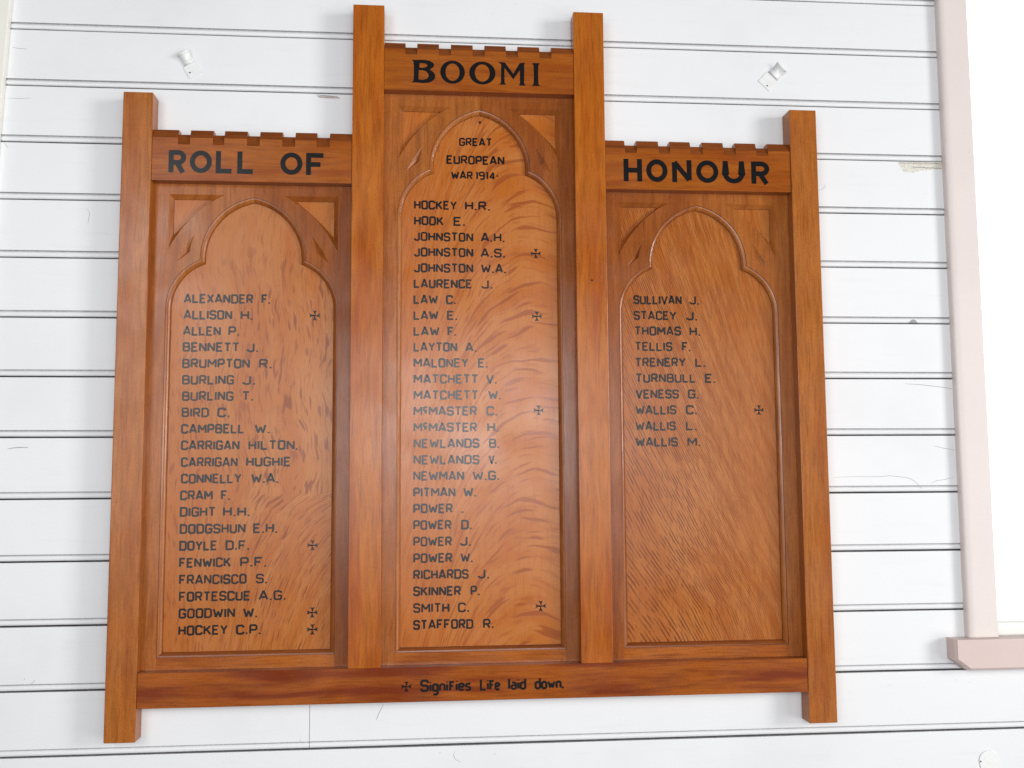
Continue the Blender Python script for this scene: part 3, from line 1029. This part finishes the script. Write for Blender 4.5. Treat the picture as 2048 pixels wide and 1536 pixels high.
def big(parent, ch, x0, x1, z0, z1, sw=0.215):
    H = z1 - z0
    w = sw * H
    E = lambda l: [(x0 + w / 2 + px * (x1 - x0 - w), z0 + w / 2 + pz * (H - w)) for px, pz in l]
    sh = {
        'R': ([[(0, -.13), (0, 1.13)], [(0, 1), (.55, 1)] + arc(.55, .72, .42, .28, 80, -80, 10) + [(.55, .44), (0, .44)], [(.45, .44), (.93, -.13)]], []),
        'O': ([], [arc(.5, .5, .5, .5, 0, 360 - 9, 39)]),
        'L': ([[(0, 1.13), (0, 0), (1.1, 0)]], []),
        'F': ([[(1.1, 1), (0, 1), (0, -.13)], [(0, .48), (.88, .48)]], []),
        'H': ([[(0, -.13), (0, 1.13)], [(1, -.13), (1, 1.13)], [(0, .5), (1, .5)]], []),
        'N': ([[(0, -.13), (0, 1.0), (1, 0.0), (1, 1.13)]], []),
        'U': ([[(0, 1.13), (0, .38)] + arc(.5, .38, .5, .38, 180, 360, 14) + [(1, .38), (1, 1.13)]], []),
    }[ch]
    b = MB()
    k = 0
    for l in sh[0]:
        stroke(b, E(l), w, YL - 0.00005 * k)
        k += 1
    for l in sh[1]:
        stroke(b, E(l), w, YL - 0.00005 * k, True)
        k += 1
    return b.build('letter', M['ink'], parent)


for ch, x0, x1 in (('R', -.6980, -.6588), ('O', -.6516, -.6031), ('L', -.5945, -.5567), ('L', -.5472, -.5098), ('O', -.4519, -.4026), ('F', -.3945, -.3531)):
    big(hl, ch, x0, x1, 1.2375, 1.2893)
for ch, x0, x1 in (('H', .3344, .3781), ('O', .3880, .4384), ('N', .4493, .4959), ('O', .5068, .5598), ('U', .5713, .6218), ('R', .6391, .6838)):
    big(hr, ch, x0, x1, 1.2375, 1.2918)


def serif(ch, x0, x1, z0, z1):
    E = lambda l: [(x0 + px * (x1 - x0), z0 + pz * (z1 - z0)) for px, pz in l]
    if ch == 'O':
        loops = [arc(.5, .5, .5, .5, 0, 351, 39), arc(.5, .5, .285, .375, 0, 351, 39)]
    elif ch == 'B':
        outer = [(0, 1.0), (.12, .985), (.50, 1.0)] + arc(.55, .78, .40, .215, 85, -50, 9) + [(.78, .595)] + arc(.58, .30, .42, .30, 58, -88, 12) + \
                [(.50, -.01), (.12, .015), (0, 0.0), (.085, .075), (.105, .30), (.105, .70), (.085, .92)]
        h1 = [(.34, .85), (.52, .855), (.64, .82), (.68, .755), (.62, .69), (.50, .655), (.34, .66)]
        h2 = [(.31, .545), (.48, .545), (.62, .50), (.71, .40), (.72, .28), (.66, .19), (.52, .135), (.40, .13), (.30, .15)]
        loops = [outer, h1, h2]
    elif ch == 'M':
        loops = [[(-.02, 1.0), (.24, .99), (.55, .50), (.80, .99), (1.0, 1.0), (.965, .93), (.955, .10), (1.02, 0), (.76, 0), (.80, .10), (.80, .68),
                  (.55, .26), (.22, .76), (.22, .12), (.28, .02), (.02, .02), (.085, .10), (.10, .90)]]
    else:
        loops = [[(0, 1), (1, 1), (.80, .90), (.77, .5), (.80, .10), (1, 0), (0, 0), (.20, .10), (.23, .5), (.20, .90)]]
    flat(hc, 'letter', [E(l) for l in loops], YL, M['ink'])


for ch, x0, x1 in (('B', -.1579, -.1029), ('O', -.0915, -.0346), ('O', -.0245, .0365), ('M', .0438, .1061), ('I', .1221, .1404)):
    serif(ch, x0, x1, 1.4608, 1.5160)

YB = YR - 0.0003
for t, x0, x1 in (('Signifies', -.1345, -.0234), ('Life', -.0048, .0402), ('laid', .0571, .0975), ('down.', .1159, .1817)):
    b = MB()
    write(b, t, x0, x1, 0.1028, 0.0262, 0.18, YB, LOW, 0.19)
    b.build('painted_word', M['ink'], bottom_rail)
cross(bottom_rail, -.1645, .1023, .0112, YB)


# ------------------------------------------------------------------ little white clips on the wall
def clip(name_label, cx, cz, ang, size, lip_w, nail, rounded=False):
    """plate nailed flat on the wall, its neck bending out into a curled lip"""
    root = tag(empty('wall_clip', (cx, 0, cz)), name_label, 'wall clip', 'white clips nailed to the boarded wall')
    ca, sa = math.cos(ang), math.sin(ang)

    def W(u, v, d): return (u * ca - v * sa, -d, u * sa + v * ca)
    b = MB()
    h, L = size / 2, size
    t = 0.0012
    # plate
    corners = [(-h, -h), (h, -h), (h, h * 0.75), (h * 0.62, h), (-h * 0.62, h), (-h, h * 0.75)]
    if rounded:
        corners = arc(0, -h * 0.1, h, h * 0.95, 180, 360, 12) + corners[2:]
    b.f.append([b.pt(W(u, v, 0.0006 + t)) for u, v in corners])
    n = len(corners)
    for i in range(n):
        j = (i + 1) % n
        b.face([W(*corners[i], 0.0004), W(*corners[j], 0.0004), W(*corners[j], 0.0006 + t), W(*corners[i], 0.0006 + t)])
    b.build('plate', M['clip'], root, 0.0003, True)
    # neck and lip swept outwards
    b = MB()
    prof = [(h * 0.90, 0.0020, h * 0.85), (h * 1.30, 0.0022, h * 0.74), (h * 1.75, 0.0030, lip_w * 0.44), (h * 2.15, 0.0052, lip_w * 0.46),
            (h * 2.42, 0.0088, lip_w * 0.50), (h * 2.50, 0.0125, lip_w * 0.51)]
    th = 0.0014
    ring = []
    for v, d, w in prof:
        ring.append([b.pt(W(-w, v, d)), b.pt(W(w, v, d)), b.pt(W(w, v - th, d + th)), b.pt(W(-w, v - th, d + th))])
    for r0, r1 in zip(ring[:-1], ring[1:]):
        for k in range(4):
            b.f.append([r0[k], r0[(k + 1) % 4], r1[(k + 1) % 4], r1[k]])
    b.f.append(ring[0][::-1])
    b.f.append(ring[-1])
    b.build('lip', M['clip'], root, 0, True, True)
    if nail:
        b = MB()
        c0 = nail
        b.f.append([b.pt(W(c0[0] + 0.0019 * math.cos(a * math.pi / 5), c0[1] + 0.0019 * math.sin(a * math.pi / 5), 0.0023)) for a in range(10)][::-1])
        b.build('nail', M['hole'], root)
    return root


clip('white clip with a dark nail and curled lip above the left arched panel', -.6600, 1.4960, math.radians(30), .034, .030, (-.010, -.004))
clip('white clip with a round black nail hole near the window frame top', .7040, 1.5080, math.radians(-44), .036, .032, (.006, -.012))
clip('half cropped white clip under the window sill at the lower right', 1.1780, -.1080, math.radians(190), .046, .030, (.0205, -.0040), True)
